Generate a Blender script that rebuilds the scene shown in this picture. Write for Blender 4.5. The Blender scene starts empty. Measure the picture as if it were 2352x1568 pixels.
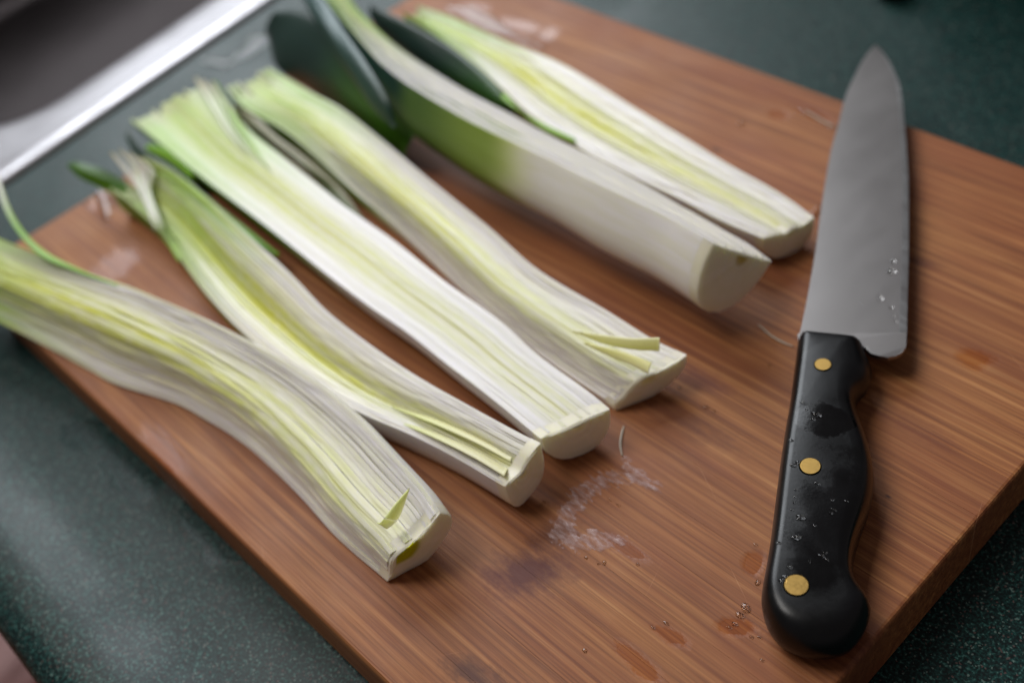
import bpy, bmesh, math, random
import numpy as np
from mathutils import Vector, Matrix, noise as mnoise
random.seed(7)
R = math.radians
sc = bpy.context.scene
col = sc.collection

# ------------------------------------------------------------------ camera
# world frame: board top is z = 0, board long side along X, short side along Y, metres
CAM_H = 0.33
FPX = 2693.7                       # focal length for a 2352 pixel wide frame
AX = np.array([0.6834509, 0.42870006, -0.59085626])
AY = np.array([0.7092344, -0.58161439, 0.39838583])
AZ = np.array([-0.17286247, -0.69133274, -0.70155371])
cam_d = bpy.data.cameras.new('camera')
cam = bpy.data.objects.new('camera', cam_d); col.objects.link(cam)
rot = Matrix(((AX[0], -AX[1], -AX[2]), (AY[0], -AY[1], -AY[2]), (AZ[0], -AZ[1], -AZ[2])))
cam.matrix_world = Matrix.Translation((0, 0, CAM_H)) @ rot.to_4x4()
cam_d.sensor_width = 36; cam_d.lens = FPX / 2352 * 36
cam_d.clip_start = 0.02; cam_d.clip_end = 50
cam_d.dof.use_dof = True
cam_d.dof.focus_distance = 0.375
cam_d.dof.aperture_fstop = 5.0
sc.camera = cam

# ------------------------------------------------------------------ light
w = bpy.data.worlds.new('World'); sc.world = w; w.use_nodes = True
bg = w.node_tree.nodes['Background']
bg.inputs[0].default_value = (0.90, 0.80, 0.80, 1); bg.inputs[1].default_value = 0.145
def area(name, loc, target, sx, sy, power, color):
    d = bpy.data.lights.new(name, 'AREA'); d.shape = 'RECTANGLE'; d.size = sx; d.size_y = sy
    d.energy = power; d.color = color
    o = bpy.data.objects.new(name, d); col.objects.link(o)
    o.location = loc
    o.rotation_euler = (Vector(target) - Vector(loc)).to_track_quat('-Z', 'Y').to_euler()
    return o
area('window_light', (-1.75, 0.98, 1.26), (-0.35, 0.2, 0), 1.25, 1.1, 37, (0.90, 0.95, 1.0))
area('overhead_fill_light', (-1.2, -0.25, 2.0), (-0.3, 0.2, 0), 1.0, 0.9, 25, (1.0, 0.97, 0.93))  # added soft fill that brightens the leeks; no ceiling lamp is known
sc.view_settings.view_transform = 'Standard'; sc.view_settings.look = 'None'
sc.view_settings.exposure = 0.0; sc.view_settings.gamma = 1

# ------------------------------------------------------------------ helpers
BT = 0.025                         # board thickness
CZ = -BT - 0.0005                  # counter top
def P(u, v, z=0.0):                # place on the board plane (or a plane z above it) seen at this spot of the photograph
    r = np.array([u - 1176.0, v - 784.0, FPX])
    d = np.array([r @ AX, r @ AY, r @ AZ])
    return np.array([0, 0, CAM_H]) + d * ((z - CAM_H) / d[2])
def lin(c):
    return tuple(((x/255)/12.92 if x/255 <= .04045 else ((x/255+.055)/1.055)**2.4) for x in c)
def tag(o, label=None, cat=None, group=None, kind=None):
    if label: o['label'] = label
    if cat: o['category'] = cat
    if group: o['group'] = group
    if kind: o['kind'] = kind
    return o
def empty(name, loc, label, cat, group=None):
    o = bpy.data.objects.new(name, None); col.objects.link(o); o.location = tuple(loc); o.empty_display_size = .02
    return tag(o, label, cat, group)
def mk(name, verts, faces, mat, parent=None, cols=None, uvs=None, smooth=True, loc=None):
    """cols / uvs: per face list of per corner values"""
    off = np.array(parent.location) if parent is not None else (np.array(loc) if loc is not None else np.zeros(3))
    if parent is not None and parent.parent is not None: off = off + np.array(parent.parent.location)
    me = bpy.data.meshes.new(name)
    v = np.array(verts, float) - off
    me.from_pydata(v.tolist(), [], faces)
    if cols is not None:
        a = me.color_attributes.new('Col', 'FLOAT_COLOR', 'CORNER')
        flat = []
        for f in cols:
            for c in f: flat += [c[0], c[1], c[2], 1.0]
        a.data.foreach_set('color', flat)
    if uvs is not None:
        l = me.uv_layers.new(name='UVMap'); flat = []
        for f in uvs:
            for c in f: flat += [c[0], c[1]]
        l.data.foreach_set('uv', flat)
    if smooth: me.polygons.foreach_set('use_smooth', [True]*len(me.polygons))
    me.materials.append(mat); me.update()
    o = bpy.data.objects.new(name, me); col.objects.link(o)
    if parent is not None: o.parent = parent
    elif loc is not None: o.location = tuple(loc)
    return o
def bm_obj(name, bm, mat, parent=None, loc=(0, 0, 0), smooth=False):
    me = bpy.data.meshes.new(name); bm.to_mesh(me); bm.free()
    if smooth: me.polygons.foreach_set('use_smooth', [True]*len(me.polygons))
    me.materials.append(mat)
    o = bpy.data.objects.new(name, me); col.objects.link(o)
    if parent: o.parent = parent
    o.location = loc
    return o
def cr(pts, n):                    # Catmull-Rom through points, resampled evenly
    p = np.array(pts, float)
    q = np.vstack([2*p[0]-p[1], p, 2*p[-1]-p[-2]])
    out = []
    for i in range(1, len(q)-2):
        for t in np.linspace(0, 1, 12, endpoint=False):
            a, b, c, d = q[i-1], q[i], q[i+1], q[i+2]
            out.append(.5*((2*b)+(-a+c)*t+(2*a-5*b+4*c-d)*t*t+(-a+3*b-3*c+d)*t**3))
    out.append(p[-1]); out = np.array(out)
    L = np.r_[0, np.cumsum(np.linalg.norm(np.diff(out, axis=0), axis=1))]
    s = np.linspace(0, L[-1], n)
    return np.stack([np.interp(s, L, out[:, k]) for k in range(out.shape[1])], 1)
def n1(x, seed):                   # smooth 1-D noise about -1..1
    return mnoise.noise(Vector((x, seed*7.31+.37, seed*3.17)))*1.6
def n2(x, y, seed): return mnoise.noise(Vector((x, y, seed*5.7+.2)))*1.5
def mix(a, b, t):
    t = max(0., min(1., t)); return tuple(a[i]*(1-t)+b[i]*t for i in range(3))
def ss(a, b, x):
    t = max(0., min(1., (x-a)/(b-a))); return t*t*(3-2*t)

# ------------------------------------------------------------------ node helpers
class NT:
    def __init__(s, name):
        s.m = bpy.data.materials.new(name); s.m.use_nodes = True
        s.t = s.m.node_tree; s.N = s.t.nodes; s.L = s.t.links
        s.b = s.N['Principled BSDF']; s.out = s.N['Material Output']
    def n(s, typ, **k):
        o = s.N.new(typ)
        for a, b in k.items():
            if a.startswith('i_'):
                key = a[2:]; key = int(key) if key.isdigit() else key.replace('_', ' ')
                o.inputs[key].default_value = b
            else: setattr(o, a, b)
        return o
    def l(s, a, b): s.L.new(a, b)
    def noise(s, vec, scale, detail=3, rough=.55, dist=0):
        o = s.n('ShaderNodeTexNoise'); o.inputs['Scale'].default_value = scale; o.inputs['Detail'].default_value = detail
        o.inputs['Roughness'].default_value = rough; o.inputs['Distortion'].default_value = dist
        s.l(vec, o.inputs['Vector']); return o.outputs[0]
    def map(s, vec, scale=(1,1,1), loc=(0,0,0), rot=(0,0,0), typ='POINT'):
        o = s.n('ShaderNodeMapping', vector_type=typ); o.inputs['Scale'].default_value = scale
        o.inputs['Location'].default_value = loc; o.inputs['Rotation'].default_value = rot
        s.l(vec, o.inputs['Vector']); return o.outputs[0]
    def ramp(s, fac, stops, interp='LINEAR'):
        o = s.n('ShaderNodeValToRGB'); o.color_ramp.interpolation = interp
        e = o.color_ramp.elements
        while len(e) < len(stops): e.new(.5)
        for i, (p, c) in enumerate(stops):
            e[i].position = p
            e[i].color = (c, c, c, 1) if isinstance(c, (int, float)) else (*c, 1)
        s.l(fac, o.inputs[0]); return o.outputs[0]
    def math(s, op, a, b=None, c=None, clamp=False):
        o = s.n('ShaderNodeMath', operation=op, use_clamp=clamp)
        for i, x in enumerate((a, b, c)):
            if x is None: continue
            if isinstance(x, (int, float)): o.inputs[i].default_value = x
            else: s.l(x, o.inputs[i])
        return o.outputs[0]
    def mixc(s, fac, a, b, mode='MIX'):
        o = s.n('ShaderNodeMix', data_type='RGBA', blend_type=mode)
        for i, x in ((0, fac), (6, a), (7, b)):
            if isinstance(x, (int, float)): o.inputs[i].default_value = x
            elif isinstance(x, tuple): o.inputs[i].default_value = (*x, 1)
            else: s.l(x, o.inputs[i])
        return o.outputs[2]
    def bump(s, h, strength, dist):
        o = s.n('ShaderNodeBump'); o.inputs['Strength'].default_value = strength; o.inputs['Distance'].default_value = dist
        s.l(h, o.inputs['Height']); return o.outputs[0]
    def wpos(s): return s.n('ShaderNodeNewGeometry').outputs['Position']
    def set(s, **k):
        for a, v in k.items():
            i = s.b.inputs[a.replace('_', ' ')]
            if isinstance(v, (int, float)): i.default_value = v
            elif isinstance(v, tuple): i.default_value = (*v, 1) if i.type == 'RGBA' else v
            else: s.l(v, i)
def blob(nt, pos, cx, cy, rx, ry, ang, warp, amt=.6):
    """mask 1 inside a ragged ellipse lying on the horizontal surface"""
    v = nt.n('ShaderNodeMapping', vector_type='TEXTURE')
    v.inputs['Location'].default_value = (cx, cy, 0); v.inputs['Rotation'].default_value = (0, 0, ang)
    v.inputs['Scale'].default_value = (rx, ry, 1e3)
    nt.l(pos, v.inputs['Vector'])
    ln = nt.n('ShaderNodeVectorMath', operation='LENGTH'); nt.l(v.outputs[0], ln.inputs[0])
    d = nt.math('MULTIPLY_ADD', warp, amt, ln.outputs['Value'])
    return d

# ------------------------------------------------------------------ materials
def mat_bamboo():
    m = NT('bamboo')
    p = m.wpos(); oi = m.n('ShaderNodeObjectInfo').outputs['Random']
    off = m.n('ShaderNodeCombineXYZ'); m.l(m.math('MULTIPLY', oi, 3.0), off.inputs[0])
    va = m.n('ShaderNodeVectorMath', operation='ADD'); m.l(p, va.inputs[0]); m.l(off.outputs[0], va.inputs[1]); q = va.outputs[0]
    g1 = m.noise(m.map(q, (9, 420, 420)), 1, 4, .6)
    g2 = m.noise(m.map(q, (22, 1300, 900)), 1, 3, .6)
    g3 = m.noise(m.map(p, (14, 60, 60)), 1, 3, .55, .4)
    g4 = m.noise(p, 28, 4, .6)
    c = m.ramp(g1, [(.28, lin((118, 70, 40))), (.44, lin((146, 93, 53))), (.58, lin((170, 114, 66))), (.75, lin((202, 148, 94)))])
    fine = m.ramp(g2, [(.3, .5), (.55, 1.0), (.8, 1.12)])
    big = m.noise(m.map(p, (7, 24, 1)), 1, 3, .6)
    c = m.mixc(m.ramp(big, [(.3, .35), (.65, .95)]), c, fine, 'MULTIPLY')
    c = m.mixc(m.ramp(m.noise(m.map(p, (9, 16, 1), (3, 3, 0)), 1, 3, .6), [(.4, 0), (.7, .5)]), c, m.mixc(1.0, c, lin((214, 170, 160)), 'MULTIPLY'))
    c = m.mixc(m.ramp(oi, [(0, .0), (1, .42)]), c, lin((120, 66, 38)))
    c = m.mixc(m.ramp(g3, [(.45, 0), (.75, .45)]), c, lin((120, 60, 36)))
    warp = m.math('SUBTRACT', m.noise(m.map(p, (50, 150, 100)), 1, 5, .65), .5)
    wp2 = m.math('SUBTRACT', m.noise(m.map(p, (120, 260, 100)), 1, 4, .7), .5)
    # dark stains / knots
    for (u, v, rx, ry, a, k, cc) in [(1210, 1312, .019, .012, .9, .92, (84, 34, 28)), (1280, 1225, .012, .007, 1.1, .5, (70, 34, 32)), (1085, 1545, .014, .006, .3, .7, (60, 28, 26)),
                                 (1560, 960, .03, .008, .1, .5, (84, 42, 34)), (2110, 600, .012, .004, .2, .5, (84, 42, 34)), (1600, 870, .018, .007, .2, .55, (90, 44, 46)),
                                 (1980, 1500, .03, .012, .3, .45, (92, 46, 34)), (1645, 344, .003, .0015, .2, .7, (60, 36, 28)), (2040, 1140, .0016, .0008, 0, .9, (60, 30, 28)),
                                 (500, 880, .05, .010, 0, .5, (92, 40, 24)), (2100, 980, .025, .006, 0, .35, (98, 44, 32))]:
        q0 = P(u, v)
        d = blob(m, p, q0[0], q0[1], rx, ry, a, wp2, 1.7)
        c = m.mixc(m.math('MULTIPLY', m.ramp(d, [(.25, 1), (1.1, 0)]), k), c, lin(cc))
    # wet patches: darker, more saturated wood under a film
    wet = None
    for (u, v, rx, ry, a) in [(262, 612, .012, .018, .5), (1195, 60, .020, .006, .1), (1090, 20, .012, .006, .2), (1260, 78, .007, .007, 0), (2240, 822, .008, .006, .2), (1790, 262, .006, .004, 0), (1870, 265, .014, .004, -.2),
                              (1440, 1262, .010, .004, 0), (1540, 1458, .009, .0035, .2), (1690, 1440, .007, .004, .5),
                              (230, 455, .006, .010, .6), (375, 1035, .022, .007, -.1), (1735, 1290, .004, .006, .3), (1480, 1530, .013, .004, 0)]:
        q0 = P(u, v)
        d = blob(m, p, q0[0], q0[1], rx, ry, a, warp, 1.6)
        f = m.ramp(d, [(.60, 1), (1.05, 0)])
        wet = f if wet is None else m.math('MAXIMUM', wet, f)
    cw = m.mixc(1.0, c, lin((250, 216, 168)), 'MULTIPLY')
    c = m.mixc(m.math('MULTIPLY', wet, .55), c, cw)
    for ang, seed_ in ((.5, 0), (-.9, 3), (1.25, 7)):
        sc_ = m.noise(m.map(m.map(p, (1, 1, 1), (seed_, 0, 0), (0, 0, ang)), (14, 1500, 1)), 1, 1, .5)
        gate = m.noise(m.map(p, (25, 40, 1), (seed_*2, 5, 0)), 1, 2, .5)
        k_ = m.math('MULTIPLY', m.ramp(sc_, [(.76, 0), (.80, 1)]), m.ramp(gate, [(.5, 0), (.62, .5)]))
        c = m.mixc(k_, c, lin((202, 150, 112)))
    rough = m.ramp(g4, [(.3, .50), (.7, .62)])
    mr = m.n('ShaderNodeMix', data_type='FLOAT'); m.l(wet, mr.inputs[0]); m.l(rough, mr.inputs[2]); mr.inputs[3].default_value = .26
    bh = m.math('ADD', g2, m.math('MULTIPLY', g1, .8))
    dry = m.math('SUBTRACT', 1.0, m.math('MULTIPLY', wet, .75))
    m.set(Base_Color=c, Roughness=mr.outputs[0], Normal=m.bump(m.math('MULTIPLY', bh, dry), .5, .0004))
    m.b.inputs['Specular IOR Level'].default_value = .32
    return m.m
def mat_counter():
    m = NT('green_laminate'); p = m.wpos()
    n1_ = m.noise(p, 900, 2, .5); n2_ = m.noise(p, 420, 3, .6)
    vo = m.n('ShaderNodeTexVoronoi'); vo.inputs['Scale'].default_value = 1700; m.l(p, vo.inputs['Vector'])
    sp = m.n('ShaderNodeSeparateColor'); m.l(vo.outputs['Color'], sp.inputs[0])
    c = m.ramp(n1_, [(.34, lin((3, 12, 12))), (.48, lin((10, 38, 36))), (.60, lin((24, 66, 62))), (.75, lin((84, 120, 112)))])
    c = m.mixc(m.ramp(n2_, [(.35, .6), (.6, 0)]), c, lin((10, 20, 22)))
    c = m.mixc(m.ramp(sp.outputs[0], [(.955, 0), (.965, .45)], 'CONSTANT'), c, lin((120, 140, 132)))
    c = m.mixc(m.ramp(sp.outputs[1], [(.96, 0), (.97, .4)], 'CONSTANT'), c, lin((120, 90, 86)))
    smear = m.noise(p, 14, 4, .6, .6)
    warp = m.math('SUBTRACT', m.noise(p, 60, 3, .6), .5)
    wet = None
    for (u, v, rx, ry, a) in [(470, 1195, .020, .010, -.2), (540, 1250, .016, .012, .5), (820, 1480, .03, .010, -.1), (300, 1080, .028, .012, .0), (200, 1000, .02, .01, .2)]:
        q0 = P(u, v, CZ)
        d = blob(m, p, q0[0], q0[1], rx, ry, a, warp, 1.0)
        f = m.ramp(d, [(.8, 1), (.95, 0)]); wet = f if wet is None else m.math('MAXIMUM', wet, f)
    r0 = m.ramp(smear, [(.35, .36), (.7, .5)])
    mr = m.n('ShaderNodeMix', data_type='FLOAT'); m.l(wet, mr.inputs[0]); m.l(r0, mr.inputs[2]); mr.inputs[3].default_value = .26
    m.set(Base_Color=c, Roughness=mr.outputs[0], Normal=m.bump(n2_, .25, .0003))
    m.b.inputs['Specular IOR Level'].default_value = .25
    return m.m
def mat_leek(name, rough=.42, sss=.45, bs=.15):
    m = NT(name)
    at = m.n('ShaderNodeVertexColor', layer_name='Col').outputs[0]
    uv = m.n('ShaderNodeUVMap', uv_map='UVMap').outputs[0]
    st = m.noise(m.map(uv, (1500, 28, 1)), 1, 4, .6)
    st2 = m.noise(m.map(uv, (420, 10, 1)), 1, 3, .6)
    cells = m.noise(m.wpos(), 1100, 2, .5)
    f = m.math('MULTIPLY', m.ramp(st, [(.3, .88), (.55, 1.0), (.75, 1.03)]), m.ramp(st2, [(.3, .92), (.6, 1.0)]))
    tint = m.mixc(m.math('MULTIPLY_ADD', f, 2.2, -1.2, clamp=True), lin((222, 222, 176)), (1.0, 1.0, 1.0))
    c = m.mixc(.9, at, tint, 'MULTIPLY')
    v = m.n('ShaderNodeHueSaturation'); m.l(c, v.inputs['Color']); v.inputs['Saturation'].default_value = 1.3; v.inputs['Value'].default_value = 1.02
    m.set(Base_Color=v.outputs[0], Roughness=rough, Normal=m.bump(m.math('ADD', st, m.math('MULTIPLY', cells, .5)), bs, .0004))
    m.b.inputs['Subsurface Weight'].default_value = sss
    m.b.inputs['Subsurface Radius'].default_value = (.9, 1.0, .5); m.b.inputs['Subsurface Scale'].default_value = .005
    m.b.inputs['Specular IOR Level'].default_value = .5
    return m.m
def mat_steel(name, base, r0, r1, scale=(6, 500, 500), bump=.1, rot=(0, 0, 0), sp=.5):
    m = NT(name); p = m.n('ShaderNodeTexCoord').outputs['Object']
    n = m.noise(m.map(p, scale, rot=rot), 1, 4, .6)
    sm = m.noise(p, 45, 4, .6)
    c = m.mixc(m.ramp(sm, [(.35, 0), (.75, sp)]), base, tuple(x*.72 for x in base))
    rr = m.math('ADD', m.ramp(n, [(.3, r0), (.7, r1)]), m.ramp(sm, [(.4, 0.), (.8, .24*sp)]))
    m.set(Base_Color=c, Metallic=1.0, Roughness=rr, Normal=m.bump(n, bump, .0002))
    return m.m
def mat_handle():
    m = NT('black_polymer'); p = m.wpos()
    n = m.noise(p, 800, 3, .6); sm = m.noise(p, 60, 5, .65, .5)
    q0 = P(1895, 965, .019); q1 = P(1905, 1200, .019)
    warp = m.math('SUBTRACT', m.noise(p, 120, 4, .6), .5)
    d = blob(m, p, q0[0], q0[1], .011, .008, .3, warp, 1.3)
    d1 = blob(m, p, q1[0], q1[1], .028, .012, -1.1, warp, 1.6)
    wet = m.math('MAXIMUM', m.ramp(d, [(.8, 1), (.9, 0)]), m.math('MULTIPLY', m.ramp(d1, [(.7, 1), (1, 0)]), .8))
    rr = m.math('SUBTRACT', m.ramp(sm, [(.35, .27), (.7, .38)]), m.math('MULTIPLY', wet, .15))
    c = m.mixc(m.ramp(sm, [(.4, 0), (.75, 1)]), lin((5, 6, 7)), lin((11, 12, 15)))
    c = m.mixc(wet, c, lin((4, 4, 5)))
    m.set(Base_Color=c, Roughness=rr, Normal=m.bump(n, .12, .0002)); m.b.inputs['Specular IOR Level'].default_value = .33; return m.m
def mat_water():
    m = NT('water'); p = m.wpos()
    fr = m.n('ShaderNodeFresnel'); fr.inputs['IOR'].default_value = 1.36
    tr = m.n('ShaderNodeBsdfTransparent'); tr.inputs[0].default_value = (.93, .90, .88, 1)
    gl = m.n('ShaderNodeBsdfGlossy'); gl.inputs['Roughness'].default_value = .12; gl.inputs[0].default_value = (1, 1, 1, 1)
    b = m.bump(m.noise(m.map(p, (250, 700, 300)), 1, 4, .6), .35, .0006)
    m.l(b, gl.inputs['Normal']); m.l(b, fr.inputs['Normal'])
    mx = m.n('ShaderNodeMixShader'); m.l(fr.outputs[0], mx.inputs[0]); m.l(tr.outputs[0], mx.inputs[1]); m.l(gl.outputs[0], mx.inputs[2])
    m.l(mx.outputs[0], m.out.inputs['Surface']); return m.m
def mat_simple(name, c, rough=.5, metal=0, var=.2, scale=40):
    m = NT(name); p = m.n('ShaderNodeTexCoord').outputs['Object']
    n = m.noise(p, scale, 4, .6)
    m.set(Base_Color=m.mixc(m.ramp(n, [(.3, 0), (.7, 1)]), tuple(x*(1-var) for x in c), c), Roughness=rough, Metallic=metal)
    return m.m
M_bam, M_cnt = mat_bamboo(), mat_counter()
M_leek = mat_leek('leek_flesh'); M_dark = mat_leek('leek_green_leaf', .38, .05, .6)
M_blade = mat_steel('blade_steel', (.29, .275, .268), .33, .37, (90, 30, 500), .02, sp=.12)
M_edge = mat_steel('blade_bevel_steel', (.42, .42, .42), .30, .40)
M_sink = mat_steel('sink_steel', (.38, .37, .385), .28, .36, (5, 5, 5), .03)
M_basin = mat_steel('sink_basin_shaded_steel', (.055, .046, .046), .30, .36, (5, 5, 5), .02, sp=.15)  # same steel as the rim, with the basin's shade put into its colour
M_hand, M_water = mat_handle(), mat_water()
M_brass = mat_steel('brass', lin((182, 148, 84)), .30, .40, (900, 900, 900), .03, sp=.3)
def mat_milk():
    m = NT('milky_juice_painted_sheen'); p = m.wpos()
    g = m.noise(m.map(p, (220, 700, 300)), 1, 3, .55)
    fac = m.ramp(g, [(.33, .05), (.5, .2), (.66, .46)])
    tr = m.n('ShaderNodeBsdfTransparent'); tr.inputs[0].default_value = (.96, .93, .9, 1)
    m.set(Base_Color=lin((206, 178, 176)), Roughness=.22, Normal=m.bump(g, .5, .0006))  # leek juice film; window reflection painted into its pale colour
    mx = m.n('ShaderNodeMixShader'); m.l(fac, mx.inputs[0]); m.l(tr.outputs[0], mx.inputs[1]); m.l(m.b.outputs[0], mx.inputs[2])
    m.l(mx.outputs[0], m.out.inputs['Surface']); return m.m
M_milk = mat_milk()
M_black = mat_simple('black_plastic', lin((12, 13, 14)), .45)
M_cloth = mat_simple('pale_cloth', lin((214, 176, 176)), .8, 0, .15, 20)

# ------------------------------------------------------------------ counter, sink, floor
def counter():
    a0, a1 = P(10, 428, CZ), P(633, 0, CZ)          # outer edge line of the sink rim
    d = (a1-a0)[:2]; d /= np.linalg.norm(d); e = np.array([-1., -.02]); e /= np.linalg.norm(e)   # e points away from the board
    o = a0[:2] - d*.043
    Wd, Ln = .62, .68
    F = lambda u, v: o + e*u + d*v
    # counter top with cut-out (under the rim)
    i = .010
    H = [F(i, i), F(i, Ln-i), F(Wd-i, Ln-i), F(Wd-i, i)]
    x0, x1, y0, y1 = -1.75, .75, .046, 1.0
    O_ = [np.array([x1, y0]), np.array([x1, y1]), np.array([x0, y1]), np.array([x0, y0])]
    vs = [(*q, CZ) for q in O_] + [(*q, CZ) for q in H] + [(*q, CZ-.03) for q in H]
    fs = [(0, 1, 5, 4), (1, 2, 6, 5), (2, 3, 7, 6), (3, 0, 4, 7)] + [(4+k, 4+(k+1) % 4, 8+(k+1) % 4, 8+k) for k in range(4)]
    # raised no-drip front edge, swept along x
    prof = [(.046, 0), (.028, .0001), (.016, .0012), (.006, .0038), (-.002, .0056), (-.010, .0060), (-.016, .0050), (-.0215, .0020), (-.0245, -.003), (-.0255, -.009), (-.0255, -.034), (-.0235, -.038), (.0, -.038)]
    pr = cr([(a, b, 0) for a, b in prof], 60)
    b0 = len(vs)
    for x in (x0, x1):
        for q in pr: vs.append((x, q[0], CZ+q[1]))
    n = len(pr)
    for k in range(n-1): fs.append((b0+k, b0+k+1, b0+n+k+1, b0+n+k))
    c = mk('countertop', vs, fs, M_cnt, smooth=True); tag(c, kind='structure')
    c.data.polygons.foreach_set('use_smooth', [False]*8+[True]*(len(fs)-8))
    # sink
    s = empty('kitchen_sink', (*F(Wd/2, Ln/2), CZ), 'stainless steel sink with a bright rim, set into the green countertop behind the board', 'sink')
    def rr(u0, v0, u1, v1, rad, z, k=7):
        pts = []
        for cx, cy, a in ((u1-rad, v1-rad, 0), (u0+rad, v1-rad, 90), (u0+rad, v0+rad, 180), (u1-rad, v0+rad, 270)):
            for j in range(k+1):
                t = R(a+90*j/k); pts.append((*F(cx+rad*math.cos(t), cy+rad*math.sin(t)), z))
        return pts
    def loft(rings, close_end=False):
        vs = [q for r_ in rings for q in r_]; n = len(rings[0]); fs = []
        for a in range(len(rings)-1):
            for b in range(n): fs.append((a*n+b, a*n+(b+1) % n, (a+1)*n+(b+1) % n, (a+1)*n+b))
        if close_end: fs.append(tuple(range((len(rings)-1)*n, len(rings)*n)))
        return vs, fs
    W0 = .044
    rim = [rr(0, 0, Wd, Ln, .02, CZ+.0004), rr(.0006, .0006, Wd-.0006, Ln-.0006, .02, CZ+.0022), rr(.003, .003, Wd-.003, Ln-.003, .02, CZ+.0036), rr(.006, .006, Wd-.006, Ln-.006, .02, CZ+.0040)]
    for q, z in ((.012, .0034), (.022, .0026), (W0-.006, .0022), (W0-.002, .0012), (W0, -.001)): rim.append(rr(q, q, Wd-q, Ln-q, .03+q, CZ+z))
    mk('rim', *loft(rim), M_sink, s)
    bas = [rr(W0, W0, Wd-W0, Ln-W0, .065, CZ-.001)]
    for t in range(1, 7):
        a = t/6*math.pi/2; q = W0+.012*math.sin(a)*.9; bas.append(rr(q, q, Wd-q, Ln-q, .07, CZ-.001-.016*(1-math.cos(a))))
    bas.append(rr(W0+.016, W0+.016, Wd-W0-.016, Ln-W0-.016, .07, CZ-.13))
    for t in range(1, 7):
        a = t/6*math.pi/2; q = W0+.016+.03*(1-math.cos(a)); bas.append(rr(q, q, Wd-q, Ln-q, .07, CZ-.13-.03*math.sin(a)))
    mk('basin', *loft(bas, True), M_basin, s)
    # floor
    M_floor = NT('floor_wood'); p = M_floor.wpos()
    g = M_floor.noise(M_floor.map(p, (3, 90, 1)), 1, 4, .6); oi = M_floor.n('ShaderNodeObjectInfo').outputs['Random']
    cc = M_floor.mixc(M_floor.ramp(g, [(.3, 0), (.7, 1)]), lin((120, 52, 22)), lin((190, 98, 48)))
    cc = M_floor.mixc(M_floor.ramp(oi, [(0, 0), (1, .5)]), cc, lin((110, 50, 26)))
    M_floor.set(Base_Color=cc, Roughness=.4)
    fl = mk('floor', [(-3, -3, -.93), (2, -3, -.93), (2, 2, -.93), (-3, 2, -.93)], [(0, 1, 2, 3)], M_black, smooth=False); tag(fl, kind='structure')
    bm = bmesh.new(); bmesh.ops.create_cube(bm, size=1, matrix=Matrix.Diagonal((3.2, .088, .018, 1)))
    bmesh.ops.bevel(bm, geom=list(bm.edges), offset=.002, segments=1, affect='EDGES')
    base = bm_obj('floorboard', bm, M_floor.m, fl, (-.9, -1.2, -.92))
    for k in range(1, 14):
        o = base.copy(); col.objects.link(o); o.parent = fl; o.location = (-.9, -1.2+.09*k, -.92)
    # base cabinet front below the overhang
    cab = mk('base_cabinet', [(x0, -.002, CZ-.05), (x1, -.002, CZ-.05), (x1, -.002, -.9), (x0, -.002, -.9)], [(0, 1, 2, 3)], M_floor.m, smooth=False)
    return cab
cab = counter()
bpy.data.objects.remove(cab)

# pale bundle on the floor
def bundle():
    c = P(28, 1520, -.90)
    bm = bmesh.new(); bmesh.ops.create_icosphere(bm, subdivisions=4, radius=1)
    for v in bm.verts:
        p = v.co.copy(); k = 1+.28*mnoise.noise(p*1.7)+.10*mnoise.noise(p*5)
        v.co = Vector((p.x*.075*k, p.y*.16*k, max(-.02, p.z*.045*k)))
    o = bm_obj('crumpled_cloth', bm, M_cloth, None, (c[0], c[1], -.89), True)
    tag(o, 'pale pink crumpled cloth on the orange wooden floor below the counter edge', 'cloth')
bundle()

# ------------------------------------------------------------------ chopping board
def board():
    X0, X1 = -1.60651366*CAM_H, -.28984879*CAM_H
    Y0, Y1 = .17361598*CAM_H, 1.17912075*CAM_H
    root = empty('chopping_board', ((X0+X1)/2, (Y0+Y1)/2, CZ), 'reddish brown bamboo chopping board with rounded corners, wet and stained, under the leeks', 'chopping board')
    rad = .030
    def ring(ins, z):
        pts = []; r = rad-ins
        for cx, cy, a in ((X1-rad, Y1-rad, 0), (X0+rad, Y1-rad, 90), (X0+rad, Y0+rad, 180), (X1-rad, Y0+rad, 270)):
            for j in range(17):
                t = R(a+90*j/16); pts.append((cx+r*math.cos(t), cy+r*math.sin(t), z))
        return pts
    lv = [(.002, -BT), (.0007, -BT+.0007), (0, -BT+.002), (0, -.0018), (.0003, -.0008), (.0008, -.0002), (.0016, 0)]
    rings = [ring(a, b) for a, b in lv]
    n = len(rings[0]); bm = bmesh.new()
    V = [[bm.verts.new(q) for q in r_] for r_ in rings]
    for a in range(len(V)-1):
        for b in range(n): bm.faces.new((V[a][b], V[a][(b+1) % n], V[a+1][(b+1) % n], V[a+1][b]))
    bm.faces.new(V[-1]); bm.faces.new(V[0][::-1])
    ys = [Y0-.01]; y = Y0
    rnd = random.Random(3)
    while y < Y1-.026:
        y += rnd.choice((.0165, .019, .0205, .018)); ys.append(y)
    ys.append(Y1+.01)
    for k in range(len(ys)-1):
        b2 = bm.copy(); g = .00004
        for co, no in (((0, ys[k]+g, 0), (0, -1, 0)), ((0, ys[k+1]-g, 0), (0, 1, 0))):
            r_ = bmesh.ops.bisect_plane(b2, geom=list(b2.verts)+list(b2.edges)+list(b2.faces), plane_co=co, plane_no=no, clear_outer=True)
            ed = [e for e in b2.edges if e.is_boundary]
            if ed: bmesh.ops.edgeloop_fill(b2, edges=ed)
        for v in b2.verts: v.co -= root.location
        bm_obj('bamboo_strip', b2, M_bam, root)
    bm.free()
    return root
board()

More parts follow.
